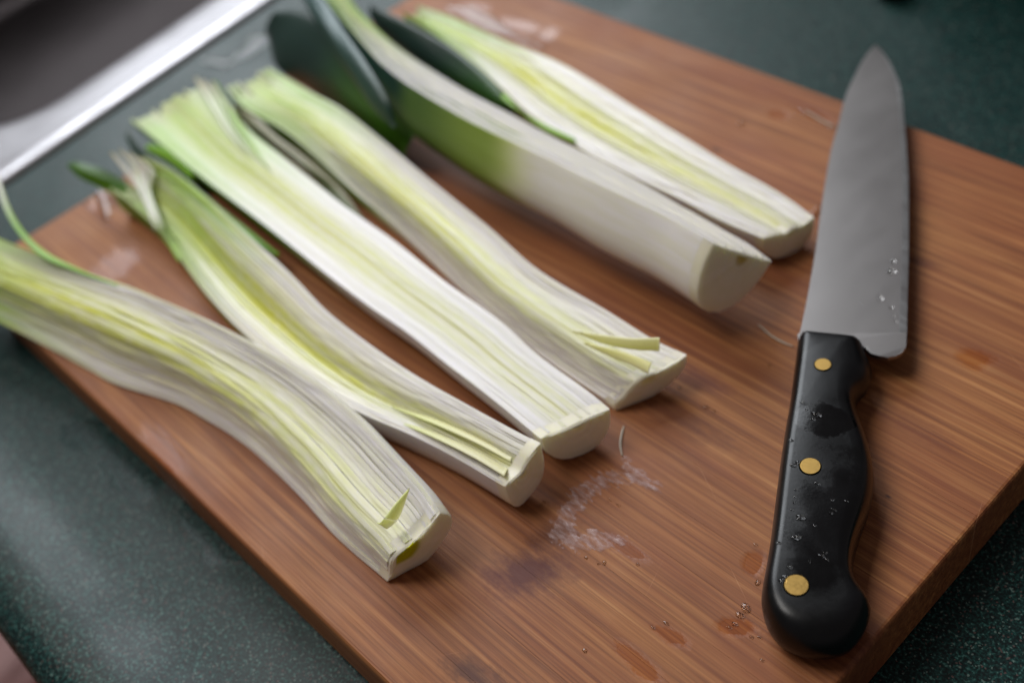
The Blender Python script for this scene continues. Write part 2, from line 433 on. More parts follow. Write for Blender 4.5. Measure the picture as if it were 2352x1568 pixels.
# ------------------------------------------------------------------ leeks
WHITE = lin((242, 239, 232)); CREAM = lin((232, 228, 192)); PALE = lin((218, 226, 166)); YEL = lin((212, 212, 104)); YELD = lin((190, 184, 74))
LGRN = lin((170, 204, 128)); GRN = lin((108, 150, 66)); DGRN = lin((44, 72, 44)); BLUG = lin((30, 48, 44)); GREY = lin((176, 172, 160)); TAN = lin((150, 142, 120))

def tube_strip(A, B, closed_ends, colf):
    pass
def loop_mesh(loops, cfun, ufun):
    """loops: N stations x K points closed; quads between; returns verts, faces, cols, uvs"""
    N, K = len(loops), len(loops[0]); vs = [p for l in loops for p in l]; fs = []; cs = []; us = []
    for i in range(N-1):
        for j in range(K):
            j2 = (j+1) % K
            fs.append((i*K+j, i*K+j2, (i+1)*K+j2, (i+1)*K+j))
            cs.append([cfun(i, j), cfun(i, j+1, j), cfun(i+1, j+1, j), cfun(i+1, j)] if False else [cfun(i, j, 0), cfun(i, j, 1), cfun(i+1, j, 1), cfun(i+1, j, 0)])
            us.append([ufun(i, j, 0), ufun(i, j, 1), ufun(i+1, j, 1), ufun(i+1, j, 0)])
    return vs, fs, cs, us

def leek(label, Lp, Rp, n=9, amp=.0004, gap=.12, c=.5, prof=None, colf=None, capcol=None, seed=1, N=84, dmax=1.7, tipj=.05, cap=True, flare=0, wob=1.0, dmin=.25, box=.78, plumb=False):
    Lw = cr([P(*q) for q in Lp], N); Rw = cr([P(*q) for q in Rp], N)
    Mw = (Lw+Rw)/2; T = np.gradient(Mw, axis=0); T /= np.linalg.norm(T, axis=1)[:, None]
    for _ in range(6): T[1:-1] = (T[:-2]+T[1:-1]*2+T[2:])/4
    T /= np.linalg.norm(T, axis=1)[:, None]
    wd = np.linalg.norm(Rw-Lw, axis=1); e = (Rw-Lw)/wd[:, None]
    nn = np.cross(e, T); nn *= np.sign(nn[:, 2])[:, None]; nn /= np.linalg.norm(nn, axis=1)[:, None]
    a = wd/2
    D = np.sqrt(np.maximum((Mw[:, 2]-.0006)**2-(a*e[:, 2])**2, 1e-8))/np.maximum(nn[:, 2], .2)
    D = np.clip(D, dmin*a, dmax*a)
    for _ in range(4): D[1:-1] = (D[:-2]+2*D[1:-1]+D[2:])/4
    length = np.linalg.norm(np.diff(Mw, axis=0), axis=1).sum()
    S = np.linspace(0, 1, N); dn = nn.copy()
    if plumb: dn[:] = (0, 0, 1); D = np.clip(Mw[:, 2]-.0004, .35*a, 1.8*a)
    cs_ = [c(x) if callable(c) else c for x in S]
    prof = prof or (lambda x, s: 0.0)
    root = empty('leek_half', (Mw[N//2][0], Mw[N//2][1], 0), label, 'leek', 'halved leeks lying side by side on the board')
    m = 12
    rnd = random.Random(seed)
    fr = [0]+[(k+rnd.uniform(-.25, .25)*wob)/n for k in range(1, n)]+[1]
    def edge(i, x, k, side):
        s = S[i]
        fan = flare*(1-ss(0, .25, s))*(abs(x-cs_[i]))*2
        z = amp*(n1(s*9+k*3.1, seed*11+k*2+side)+.5*n1(s*31, seed*5+k*2+side+40))
        if k == n and side < 2: z *= .5
        return Lw[i]+(Rw[i]-Lw[i])*x + nn[i]*(max(prof(x, s)*wd[i], -.5*D[i])+z+fan)
    def arc(i, f, k, both):
        cc_ = cs_[i]; xl, xr = cc_*(1-f), cc_+(1-cc_)*f
        A, B = edge(i, xl, k, 0), edge(i, xr, k, 1)
        base = Lw[i]+(Rw[i]-Lw[i])*((xl+xr)/2)
        off = ((A+B)/2-base) @ nn[i]
        offc = max(prof(cc_, S[i])*wd[i], -.5*D[i])
        b = max(D[i]*f+offc*(f-1)+off, .0002)
        out = []
        for j in range(m+1):
            t = math.pi*j/m; ct = math.cos(t); q = (1-math.copysign(abs(ct)**box, ct))/2
            pt = A*(1-q)+B*q - dn[i]*b*abs(math.sin(t))**box
            pt[2] = max(pt[2], .0003+.00025*(n-k)); out.append(pt)
        return out
    def default_col(typ, fr_, s, side, j): return WHITE
    colf = colf or default_col
    for k in range(1, n+1):
        f1 = fr[k]; f0 = fr[k-1]+(gap*rnd.choice((.3, .3, .6, 1.6)))/n if k > 1 else 0.02
        if k > 1: f0 = min(f0, f1-.3/n)
        st = int(max(0, rnd.uniform(0, tipj)*N*(1.5 if k % 2 else .6)))
        if k == n: st = 0
        loops = []
        for i in range(st, N):
            o = arc(i, f1, k, 0); q = arc(i, f0, k, 0)
            loops.append(o+q[::-1])
        K = 2*(m+1)
        def cfun(i, j, d, st=st, k=k, f=f1):
            s = S[min(N-1, i+st)]
            if j < m: typ = 'outer'; ja = (j+d)/m
            elif j == m: typ = 'edge'; ja = 1
            elif j < K-1: typ = 'inner'; ja = 1-(j-m-1+d)/m
            else: typ = 'edge'; ja = 0
            return colf(typ, f, s, ja, k)
        def ufun(i, j, d, st=st, k=k):
            s = S[min(N-1, i+st)]
            return ((j+d)/m*.03+k*.11+seed, s*length+k*.37)
        vs, fs, cs, us = loop_mesh(loops, cfun, ufun)
        for ii, base in ((0, 0), (len(loops)-1, (len(loops)-1)*K)):
            for j in range(m):
                q = (base+j, base+j+1, base+K-2-j, base+K-1-j)
                fs.append(q if ii == 0 else q[::-1])
                cc = colf('end', f1, S[min(N-1, ii+st)], j/m, k); cs.append([cc]*4); us.append([(seed+j*.001, k*.01)]*4)
        ob = mk('leaf_layer', vs, fs, M_leek, root, cs, us)
        ob.data.set_sharp_from_angle(angle=R(50)) if hasattr(ob.data, 'set_sharp_from_angle') else None
    if cap:
        i0 = N-2; i = N-1; K2 = 2*(m+1)
        def outline(i, grow):
            A = [edge(i, x, n, 5)*1.0 for x in np.linspace(1, 0, m+2)[1:-1]]
            o = arc(i, 1, n, 0)
            return [p for p in o] + [x for x in A[::-1]][::-1]
        base = outline(i, 0); base0 = outline(i0, 0)
        cx = cs_[i]; cen = Lw[i]+(Rw[i]-Lw[i])*cx + nn[i]*max(prof(cx, 1)*wd[i], -.5*D[i]) - dn[i]*.07*D[i]
        t = T[i]; rings = []
        cen0 = Lw[i0]+(Rw[i0]-Lw[i0])*cx - dn[i0]*.2*D[i0]
        rings.append(([cen0+(p-cen0)*1.004 for p in base0], 1.0))
        rings.append(([cen+(p-cen)*1.006+t*.0004 for p in base], 1.0))
        rings.append(([cen+(p-cen)*.985+t*.0012 for p in base], .98))
        rm = np.mean([np.linalg.norm(p-cen) for p in base])
        for r_ in (.9, .8, .7, .6, .5, .42, .34, .26, .18, .1, .02):
            rings.append(([cen+((p-cen)*(r_+(1-r_)*r_*min(0., rm/max(np.linalg.norm(p-cen), 1e-6)*.9-1)))+t*(.0014+.0006*(1-r_**2)+.00025*math.sin(r_*26)) for p in base], r_))
        Kc = len(base); vs = [p for r_, _ in rings for p in r_]; fs = []; cs = []; us = []
        cf = capcol or (lambda r_, j: WHITE)
        for a_ in range(len(rings)-1):
            for j in range(Kc):
                j2 = (j+1) % Kc
                fs.append((a_*Kc+j, a_*Kc+j2, (a_+1)*Kc+j2, (a_+1)*Kc+j))
                ca, cb = cf(rings[a_][1], j/Kc), cf(rings[a_+1][1], j/Kc); cs.append([ca, ca, cb, cb])
                us.append([(seed+j*.0004, a_*.0006)]*4)
        fs.append(tuple(range((len(rings)-1)*Kc, len(rings)*Kc))); cs.append([cf(0, 0)]*Kc); us.append([(0, 0)]*Kc)
        ob = mk('root_end', vs, fs, M_leek, root, cs, us)
        ob.data.set_sharp_from_angle(angle=R(55)) if hasattr(ob.data, 'set_sharp_from_angle') else None
    return root

def ribbon(name, Ap, Bp, root, colf, bulge=.0, th=.0008, N=40, m=8, mat=None, ripple=0, seed=0, label=None):
    """thin leaf sheet between two edge lines, bulging across"""
    A = cr([P(*q) for q in Ap], N); B = cr([P(*q) for q in Bp], N)
    T = np.gradient((A+B)/2, axis=0); loops = []; 
    for i in range(N):
        nr = np.cross(B[i]-A[i], T[i]); nr /= max(np.linalg.norm(nr), 1e-9)
        if nr[2] < 0: nr = -nr
        wdt = np.linalg.norm(B[i]-A[i]); up = []; dn = []
        for j in range(m+1):
            q = j/m
            p = A[i]*(1-q)+B[i]*q + nr*(bulge*wdt*4*q*(1-q)+ripple*n2(i*.12, q*3, seed))
            tt = th*(.35+.65*math.sin(math.pi*q)**.5)
            up.append(p+nr*tt/2); dn.append(p-nr*tt/2)
        loops.append(up+dn[::-1])
    K = 2*(m+1); S = np.linspace(0, 1, N)
    def cfun(i, j, d):
        jj = j+d
        q = jj/m if j <= m else 1-(jj-m-1)/m
        return colf(S[i], min(1, max(0, q)), j < m)
    length = np.linalg.norm(np.diff(A, axis=0), axis=1).sum()
    vs, fs, cs, us = loop_mesh(loops, cfun, lambda i, j, d: ((j+d)/m*.02+seed, S[i]*length))
    for base, rv in ((0, False), ((N-1)*K, True)):
        for j in range(m):
            q = (base+j, base+j+1, base+K-2-j, base+K-1-j)
            fs.append(q[::-1] if rv else q); cs.append([colf(0 if not rv else 1, j/m, True)]*4); us.append([(0, 0)]*4)
    o = mk(name, vs, fs, mat or M_leek, root, cs, us)
    if label: o['label'] = label
    return o

# colour of real leek tissue: white shaft, yellow heart, green towards the leaf end
def tissue(gstart, gend, outer_green, yl=.7, dark=0.0, fmin=.25, seed=0):
    def f_(typ, f, s, ja, k):
        heart = 1-ss(fmin, .85, f)
        g = 1-ss(gend, gstart, s)                        # 1 at the leaf tips
        if typ in ('edge', 'inner', 'end'):
            j = n1(s*7+k*1.7, seed+3)*.22+n1(s*23+ja*5, seed+k)*.12
            base = mix(WHITE, CREAM, heart*.6+.1)
            base = mix(base, PALE, max(0, (1-abs(s-.45)*1.2))*heart*yl)
            base = mix(base, YEL, heart*yl*ss(1.0, .2, s)*(.55+j*2))
            outer = mix(WHITE, LGRN, g*(1-heart)*1.1+j*.5)
            base = mix(base, outer, (1-heart)*.8)
            if k % 3 == 1: base = mix(base, YELD, .25*yl*(1-ss(.3, .95, s))+.05)
            if k % 3 == 2: base = mix(base, WHITE, .35)
            if typ == 'inner': base = mix(base, YELD, .22)
            sp = n2(s*90, f*14+ja*3, seed+31)
            base = mix(base, PALE if sp > 0 else WHITE, abs(sp)*.35*(1-ss(.35, .8, f)))
            base = mix(base, LGRN, max(0, g)*(.52+j))
            tip = 1-ss(0, .09, s+j*.1)
            return mix(base, TAN, tip*.55)
        if typ == 'outer' and fmin and k < 99 and f < .999: return mix(WHITE, LGRN, g*.6)
        og = mix(WHITE, LGRN, ss(gstart+.1, gstart-.1, s))
        og = mix(og, outer_green, ss(gstart, gstart-.22, s+.03*n1(ja*9, seed+9)))
        if dark: og = mix(og, BLUG, dark*ss(gend+.18, gend-.02, s+.04*n1(ja*8, seed+5)))
        return og
    return f_
def core_cap(r0, col_, jc=None):
    def f_(r_, ja):
        k = ss(r0+.08, r0-.08, r_)
        ringy = .16*(.5+.5*math.sin(r_*34+2*math.sin(ja*6)))
        return mix(mix(WHITE, CREAM, .25+ringy), col_, k)
    return f_
peakA = lambda x, s: .22*math.exp(-((x-.30)/.26)**2)*1.0*(1-(2*x-1)**8)

# A: nearest leek
tA = tissue(.45, .05, GRN, 1.0, 0, .15, 1)
A = leek('nearest leek half at the lower left, with ridged layers and yellow core at its root',
  [(-190, 640, .003), (-90, 697, .002), (0, 741, .001), (113, 799, .001), (205, 850, .001), (267, 882, .001), (400, 925, .001), (470, 962, .001), (560, 1020, .001), (680, 1130, .001), (780, 1240, .001), (886, 1330, .001)],
  [(-180, 470, .020), (-90, 510, .021), (0, 549, .022), (103, 590, .023), (205, 628, .024), (308, 662, .025), (445, 722, .025), (547, 772, .025), (650, 828, .025), (735, 886, .025), (824, 962, .025), (923, 1065, .025), (975, 1122, .025), (1006, 1172, .025)],
  n=13, amp=.0007, gap=.11, c=lambda s: .66-.22*ss(.35, 1, s), prof=lambda x, s: .17*math.exp(-((x-(.55-.19*ss(.35, 1, s)))/.24)**2)*(1-(2*x-1)**8), colf=tA, capcol=core_cap(.46, lin((184, 188, 84))), seed=1, dmax=1.25, dmin=.66)
ribbon('curled_leaf_strand', [(-25, 360, .034), (-8, 420, .034), (10, 480, .032), (45, 540, .029), (95, 590, .026), (170, 622, .0245), (270, 658, .024)],
       [(-20, 366, .033), (4, 424, .033), (24, 478, .030), (57, 533, .027), (108, 580, .0245), (180, 617, .0235), (272, 657, .0238)], A,
       lambda s, q, up: mix(WHITE, LGRN, ss(.05, .5, s)) if q > .4 else mix(WHITE, GRN, ss(.1, .5, s)), .15, .0006, seed=3)
ribbon('yellow_leaf_sliver', [(866, 1200, .024), (875, 1199, .026), (905, 1160, .029), (940, 1120, .031)], [(884, 1212, .021), (892, 1212, .021), (918, 1185, .023), (941, 1121, .031)], A,
       lambda s, q, up: mix(PALE, CREAM, q), .1, .0007, N=20, seed=4)

# B: second, with the forked tip
tB = tissue(.50, .08, GRN, 1.0, 0, .2, 2)
B = leek('second leek half from the front, with a forked frayed tip and open yellow groove',
  [(262, 440, .015), (308, 474, .012), (376, 539, .009), (445, 638, .008), (496, 700, .008), (560, 765, .008), (660, 845, .010), (750, 905, .012), (834, 950, .014), (940, 996, .015), (1042, 1048, .0155), (1154, 1114, .0165)],
  [(345, 372, .022), (404, 397, .022), (479, 455, .022), (582, 550, .021), (667, 628, .021), (753, 716, .021), (871, 806, .0215), (974, 873, .0215), (1077, 931, .0225), (1190, 992, .0235), (1236, 1014, .0240)],
  n=11, amp=.0006, gap=.16, c=.38, box=.6, plumb=True, prof=lambda x, s: -.15*math.exp(-((x-.38)/.20)**2)*ss(.05, .4, s)*(1-.45*ss(.93, 1, s)), colf=tB, capcol=core_cap(.16, CREAM), seed=2, flare=.004)
ribbon('green_leaf_tip', [(158, 376, .020), (180, 372, .021), (235, 388, .020), (300, 425, .017), (370, 500, .012), (420, 590, .008)], [(160, 388, .018), (185, 410, .016), (240, 436, .012), (296, 470, .009), (360, 530, .006), (416, 604, .004)], B,
       lambda s, q, up: mix(mix(DGRN, GRN, q), LGRN, ss(.3, .9, s)), .12, .0008, ripple=.0012, seed=7, mat=M_dark)
for k, (x0, y0) in enumerate(((252, 352), (272, 346), (293, 352), (314, 362))):
    ribbon('frayed_leaf_tip', [(x0, y0, .027), (x0+28, y0+36, .024), (318+k*6, 440+k*2, .020), (356+k*7, 528, .017)], [(x0+7, y0-2, .027), (x0+42, y0+36, .024), (330+k*6, 440, .020), (357+k*7, 528, .017)], B,
           lambda s, q, up, k=k: mix(mix(TAN, GREY, ss(0, .15, s)), mix(WHITE, LGRN, .4 if k % 2 else .1), ss(.1, .5, s)), .1, .0007, seed=8+k)
for k, (a, b) in enumerate((((905, 965), (1172, 1096)), ((900, 935), (1186, 1062)))):
    ribbon('yellow_heart_leaf', [(a[0], a[1], .014), ((a[0]*2+b[0])//3, (a[1]*2+b[1])//3-4, .0175), ((a[0]+b[0]*2)//3, (a[1]+b[1]*2)//3-4, .0190), (b[0]-14, b[1]-3, .0195)],
           [(a[0]+6, a[1], .013), ((a[0]*2+b[0])//3+8, (a[1]*2+b[1])//3-14, .0155), ((a[0]+b[0]*2)//3+12, (a[1]+b[1]*2)//3-18, .016), (b[0]-4, b[1]-20, .0165)], B,
           lambda s, q, up, k=k: mix(mix(PALE, CREAM, q), CREAM, ss(.1, .8, s)*.8), .1, .0006, seed=30+k)

# C: third
tC = tissue(.52, .05, GRN, .6, 0, .3, 3)
Cc = leek('third leek half from the front, with a broad flat cut face and speckled heart',
  [(301, 277, .014), (376, 337, .014), (479, 420, .015), (584, 499, .016), (672, 568, .0165), (760, 638, .0175), (848, 704, .018), (936, 765, .018), (1023, 834, .018), (1086, 882, .0185), (1160, 940, .0185), (1237, 1004, .0185)],
  [(470, 184, .019), (523, 244, .0195), (574, 300, .0195), (640, 352, .0195), (706, 404, .019), (794, 474, .019), (904, 551, .019), (1013, 638, .019), (1145, 734, .0185), (1233, 812, .018), (1345, 893, .018), (1396, 934, .0175)],
  n=12, amp=.0002, gap=.0, c=.52, plumb=True, box=.86, prof=lambda x, s: 0.012*math.cos(x*9), colf=tC, capcol=core_cap(.10, CREAM), seed=3, tipj=.03)
ribbon('dark_green_leaf', [(303, 290, .012), (318, 330, .011), (380, 372, .010), (450, 430, .010), (540, 500, .010), (640, 582, .010)], [(312, 345, .004), (340, 375, .004), (400, 425, .003), (462, 478, .002), (545, 545, .004), (642, 588, .009)], Cc,
       lambda s, q, up: mix(mix(BLUG, DGRN, q), GRN, ss(.35, .95, s)), .25, .0009, ripple=.0012, seed=15, mat=M_dark)
ribbon('folded_green_leaf', [(340, 330, .013), (400, 345, .014), (450, 385, .013)], [(342, 352, .008), (400, 385, .008), (455, 430, .007)], Cc,
       lambda s, q, up: mix(GRN, LGRN, q), .25, .0008, seed=16)
for k, (x0, y0) in enumerate(((446, 180), (462, 186), (482, 190), (500, 214))):
    ribbon('frayed_leaf_tip', [(x0, y0, .022), (x0+26, y0+46, .0225), (x0+72, y0+118, .021), (x0+120, y0+178, .0195)], [(x0+10, y0, .021), (x0+38, y0+42, .022), (x0+80, y0+114, .020), (x0+122, y0+180, .0195)], Cc,
           lambda s, q, up, k=k: mix(mix(TAN, GREY, q), mix(WHITE, LGRN, .3+.2*k), ss(.05, .4, s)), .1, .0007, seed=17+k)

# D: fourth
tD = tissue(.46, .05, GRN, .9, 0, .2, 4)
Dd = leek('fourth leek half from the front, pale green with yellow slivers splitting at its root end',
  [(520, 200, .018), (560, 246, .017), (640, 292, .015), (700, 338, .013), (813, 440, .010), (916, 525, .008), (1041, 644, .006), (1158, 749, .005), (1275, 839, .004), (1405, 926, .004)],
  [(618, 156, .020), (711, 210, .021), (785, 250, .021), (882, 325, .021), (984, 410, .0205), (1121, 520, .020), (1236, 619, .019), (1392, 712, .0175), (1500, 779, .016), (1572, 812, .0155)],
  n=11, amp=.0004, gap=.07, c=.5, prof=lambda x, s: .17*math.exp(-((x-.42)/.26)**2)*(1-(2*x-1)**8)*ss(.0, .5, s), colf=tD, capcol=core_cap(.28, CREAM), seed=4, plumb=True, box=.7)
ribbon('yellow_leaf_sliver', [(1316, 760, .0225), (1380, 768, .0245), (1450, 776, .0262), (1515, 775, .0275)], [(1322, 763, .0215), (1385, 788, .0215), (1450, 802, .0222), (1515, 806, .0225)], Dd,
       lambda s, q, up: mix(CREAM, YEL, .15+.2*q), .06, .0007, seed=22)
ribbon('yellow_leaf_sliver', [(1340, 786, .0215), (1400, 800, .022), (1450, 814, .0225), (1496, 832, .0225)], [(1344, 790, .0205), (1400, 818, .0195), (1445, 836, .0200), (1488, 858, .0200)], Dd,
       lambda s, q, up: mix(YEL, CREAM, .6+.3*q), .06, .0007, seed=23)
ribbon('green_leaf_fold', [(540, 245, .010), (600, 310, .010), (680, 375, .008), (760, 445, .006), (850, 525, .004)], [(560, 250, .016), (625, 302, .0145), (700, 360, .012), (780, 430, .009), (852, 522, .004)], Dd,
       lambda s, q, up: mix(DGRN, TAN, q*.8), .2, .0008, ripple=.0015, seed=24, mat=M_dark)
ribbon('green_leaf_fold', [(484, 190, .018), (500, 225, .018), (530, 262, .015)], [(500, 190, .019), (520, 222, .019), (545, 262, .016)], Dd,
       lambda s, q, up: mix(DGRN, GRN, q), .2, .0008, seed=25, mat=M_dark)

# E: tall leek, back turned to the camera
def tE(typ, f, s, ja, k):
    if typ == 'outer':
        j = .018*n1(ja*6, 77)+.012*n1(ja*20, 78)
        c_ = mix(WHITE, lin((206, 214, 160)), ss(.72, .62, s+j))
        c_ = mix(c_, lin((140, 156, 100)), ss(.68, .60, s+j))
        c_ = mix(c_, lin((86, 106, 68)), ss(.61, .44, s+j))
        c_ = mix(c_, lin((34, 56, 50)), ss(.44, .39, s+j*1.5+.08*ja))
        return c_
    return mix(tissue(.5, .1, GRN, .15, 0, .2, 5)(typ, f, s, ja, k), WHITE, .85*ss(.1, .45, s))
E_ = leek('largest leek half, standing on its back, smooth white shaft turning dark blue-green at the tip',
  [(700, -55, .046), (748, -2, .046), (848, 118, .046), (916, 180, .046), (1018, 245, .045), (1121, 300, .045), (1258, 365, .044), (1378, 425, .044), (1515, 490, .043), (1580, 525, .043), (1634, 556, .0425)],
  [(790, -40, .036), (820, 20, .034), (910, 105, .031), (1030, 185, .030), (1165, 258, .028), (1270, 315, .027), (1390, 376, .026), (1540, 458, .024), (1650, 520, .023), (1720, 560, .022), (1768, 596, .021)],
  n=9, amp=.0004, gap=.12, c=.5, colf=tE, capcol=core_cap(.2, lin((196, 184, 130))), seed=5, dmax=1.62, tipj=.02, box=.95)
ribbon('dark_green_leaf', [(633, 27, .030), (700, 24, .036), (760, 60, .040), (830, 150, .039), (900, 230, .034), (965, 295, .026)], [(617, 86, .012), (640, 158, .005), (711, 205, .002), (790, 272, .001), (860, 330, .001), (930, 372, .001)], E_,
       lambda s, q, up: mix(mix(BLUG, lin((40, 58, 54)), q), lin((74, 104, 56)), ss(.35, 1, s)), .12, .0010, ripple=.0008, seed=26, mat=M_dark)
ribbon('blue_green_leaf', [(700, -60, .050), (745, -2, .0475), (795, 78, .047), (850, 158, .045), (893, 232, .040), (908, 292, .030)], [(660, -55, .044), (690, -10, .043), (738, 72, .040), (792, 160, .037), (850, 240, .034), (902, 294, .0295)], E_,
       lambda s, q, up: mix(lin((84, 102, 104)), lin((44, 64, 58)), ss(.35, .8, q*.5+s*.8)), .12, .0009, ripple=.0006, seed=27, mat=M_dark)

# F: far leek
tF = tissue(.42, .05, GRN, .8, 0, .2, 6)
F_ = leek('farthest leek half with a dark green folded leaf, root end touching the knife blade',
  [(925, 38, .022), (1018, 94, .022), (1095, 150, .021), (1160, 212, .020), (1215, 262, .019), (1290, 312, .018), (1390, 372, .018), (1549, 450, .0175), (1652, 503, .017), (1746, 545, .0165)],
  [(960, 22, .018), (1053, 51, .018), (1155, 92, .018), (1275, 139, .018), (1378, 198, .018), (1463, 250, .0175), (1583, 322, .017), (1686, 384, .016), (1800, 449, .0145), (1866, 497, .0135)],
  n=10, amp=.0005, gap=.08, plumb=True, c=.5, prof=lambda x, s: -.07*math.exp(-((x-.42)/.10)**2)-.05*math.exp(-((x-.75)/.09)**2)*ss(.2, .5, s), colf=tF, capcol=core_cap(.15, CREAM), seed=6, flare=.002)
ribbon('dark_green_leaf', [(851, 12, .030), (920, 42, .030), (1018, 96, .028), (1087, 147, .026), (1138, 195, .024), (1180, 250, .021)], [(848, 20, .026), (880, 85, .016), (985, 165, .012), (1053, 208, .011), (1120, 250, .012), (1178, 262, .016)], F_,
       lambda s, q, up: mix(BLUG, lin((62, 92, 54)), ss(.5, 1.05, s+q*.15)), .14, .0010, ripple=.0008, seed=28, mat=M_dark)
ribbon('pale_leaf_fold', [(1150, 225, .023), (1185, 250, .0235), (1240, 280, .021), (1320, 318, .019)], [(1160, 214, .0225), (1200, 262, .0215), (1250, 300, .0195), (1325, 332, .018)], F_,
       lambda s, q, up: mix(GRN, LGRN, .3+q*.5), .12, .0008, seed=29)

# ------------------------------------------------------------------ knife
def knife():
    zb = .0105
    c0 = P(1900, 1100, 0)
    k = empty('chef_knife', (c0[0], c0[1], 0), 'chef knife with steel blade and black riveted handle on the right of the board', 'knife')
    sp = [(2010, 104), (1990, 128), (1972, 158), (1943, 221), (1925, 290), (1909, 348), (1896, 420), (1884, 496), (1876, 560), (1863, 640), (1850, 710), (1836, 775), (1832, 800)]
    ed = [(2013, 104), (2030, 124), (2045, 146), (2067, 196), (2076, 269), (2082, 340), (2086, 411), (2087, 538), (2086, 620), (2084, 700), (2083, 760), (2082, 785), (2078, 800)]
    N = 60
    A = cr([P(u, v, zb) for u, v in sp], N); Bq = cr([P(u, v, zb) for u, v in ed], N)
    # blade body up to the grind line, bevel strip beyond it
    fb = .93
    def sec(A, B, i, fr_, up):
        t = i/(N-1); th = .0011*min(1, .25+t*1.4)
        p = A*(1-fr_)+B*fr_
        h = th*(1-.72*fr_**1.3)
        if fr_ > fb: h = th*(1-.72*fb**1.3)*(1-fr_)/(1-fb)+.00005
        return p+np.array([0, 0, h if up else -h])
    def build(name, frs, mat):
        loops = []
        for i in range(N):
            loops.append([sec(A[i], Bq[i], i, f, True) for f in frs]+[sec(A[i], Bq[i], i, f, False) for f in frs[::-1]])
        K = len(loops[0]); vs = [p for l in loops for p in l]
        fs = [(a*K+b, a*K+(b+1) % K, (a+1)*K+(b+1) % K, (a+1)*K+b) for a in range(N-1) for b in range(K)]
        for base in (0, (N-1)*K):
            for j in range(len(frs)-1): fs.append((base+j, base+j+1, base+K-2-j, base+K-1-j))
        o = mk(name, vs, fs, mat, k); o.data.set_sharp_from_angle(angle=R(25)); return o
    build('blade', [0, .02, .2, .4, .6, .8, fb], M_blade)
    build('cutting_edge', [fb, .97, 1], M_edge)
    # heel
    hp = [(1832, 770), (2082, 768), (2083, 785), (2080, 800), (2072, 812), (2058, 820), (2040, 824), (2018, 821), (2000, 815), (1990, 806), (1985, 800), (1975, 798), (1900, 797), (1834, 795)]
    W = [P(u, v, zb) for u, v in hp]; n = len(W)
    vs = [p+np.array([0, 0, .00095 if i not in (2, 3, 4, 5, 6) else .0007]) for i, p in enumerate(W)]+[p-np.array([0, 0, .0009]) for p in W]
    fs = [tuple(range(n)), tuple(range(2*n-1, n-1, -1))]+[(i, n+i, n+(i+1) % n, (i+1) % n) for i in range(n)]
    mk('heel', vs, fs, M_blade, k, smooth=False)
    # handle
    op = [(1833, 786), (1905, 788), (1976, 796), (1984, 815), (1996, 835), (2003, 856), (2000, 878), (1990, 894), (1974, 908), (1965, 930), (1971, 962), (1990, 1016), (2003, 1062), (2007, 1100), (2004, 1140), (1996, 1175), (1980, 1220), (1966, 1265), (1960, 1304), (1963, 1340), (1975, 1362), (1990, 1374), (1999, 1392), (1999, 1412), (1988, 1442), (1960, 1480), (1930, 1496), (1904, 1502), (1849, 1499), (1795, 1474), (1766, 1440), (1752, 1405), (1749, 1370), (1756, 1330), (1768, 1260), (1790, 1087), (1803, 1000), (1814, 935), (1824, 860)]
    zc = .0095
    W = [P(u, v, zc) for u, v in op]
    W = cr(W+[W[0]], 150)[:-1]; n = len(W)
    def normals(Q):
        t = np.roll(Q, -2, 0)-np.roll(Q, 2, 0); t /= np.linalg.norm(t, axis=1)[:, None]
        nn = np.stack([-t[:, 1], t[:, 0], 0*t[:, 0]], 1)
        c_ = Q.mean(0)
        if ((c_-Q)*nn).sum() < 0: nn = -nn
        for _ in range(3): nn = (np.roll(nn, 1, 0)+nn*2+np.roll(nn, -1, 0)); nn /= np.linalg.norm(nn, axis=1)[:, None]
        return nn
    NN = normals(W)
    ftop = P(1905, 788, zc)[:2]
    endp, gp_ = P(1900, 1480, zc), P(1996, 858, zc)
    mul = np.array([1+1.9*math.exp(-(np.linalg.norm(p-endp)/.014)**2)+1.4*math.exp(-(np.linalg.norm(p-gp_)/.008)**2)+.6*ss(.0, .02, (p-P(1870, 1100, zc))[0]*.7+(p-P(1870, 1100, zc))[1]*.7) for p in W])
    fr_ = np.array([ss(.002, .012, min(np.linalg.norm(p-P(1833, 786, zc)), 9)) if i < 12 or i > n-4 else 1 for i, p in enumerate(W)])
    lv = [(.0030, .0006), (.0012, .0022), (.0003, .0055), (0, .0095), (.00025, .0125), (.0008, .0150), (.0016, .0170), (.0026, .0182), (.0038, .0188), (.0052, .0190)]
    loops = []
    for ins, z in lv:
        q = W+NN*(ins*mul*.85)[:, None]; q[:, 2] = z; loops.append(q)
    # smooth inner loops
    for a in range(4, len(loops)):
        for _ in range(a-3): loops[a] = (np.roll(loops[a], 1, 0)+2*loops[a]+np.roll(loops[a], -1, 0))/4
    vs = np.vstack(loops).tolist(); fs = []
    for a in range(len(loops)-1):
        for b in range(n): fs.append((a*n+b, a*n+(b+1) % n, (a+1)*n+(b+1) % n, (a+1)*n+b))
    fs.append(tuple(range((len(loops)-1)*n, len(loops)*n))); fs.append(tuple(range(n))[::-1])
    h = mk('handle', vs, fs, M_hand, k)
    bm = bmesh.new(); bm.from_mesh(h.data); bmesh.ops.recalc_face_normals(bm, faces=bm.faces); bm.to_mesh(h.data); bm.free()
    h.data.polygons.foreach_set('use_smooth', [True]*len(h.data.polygons))
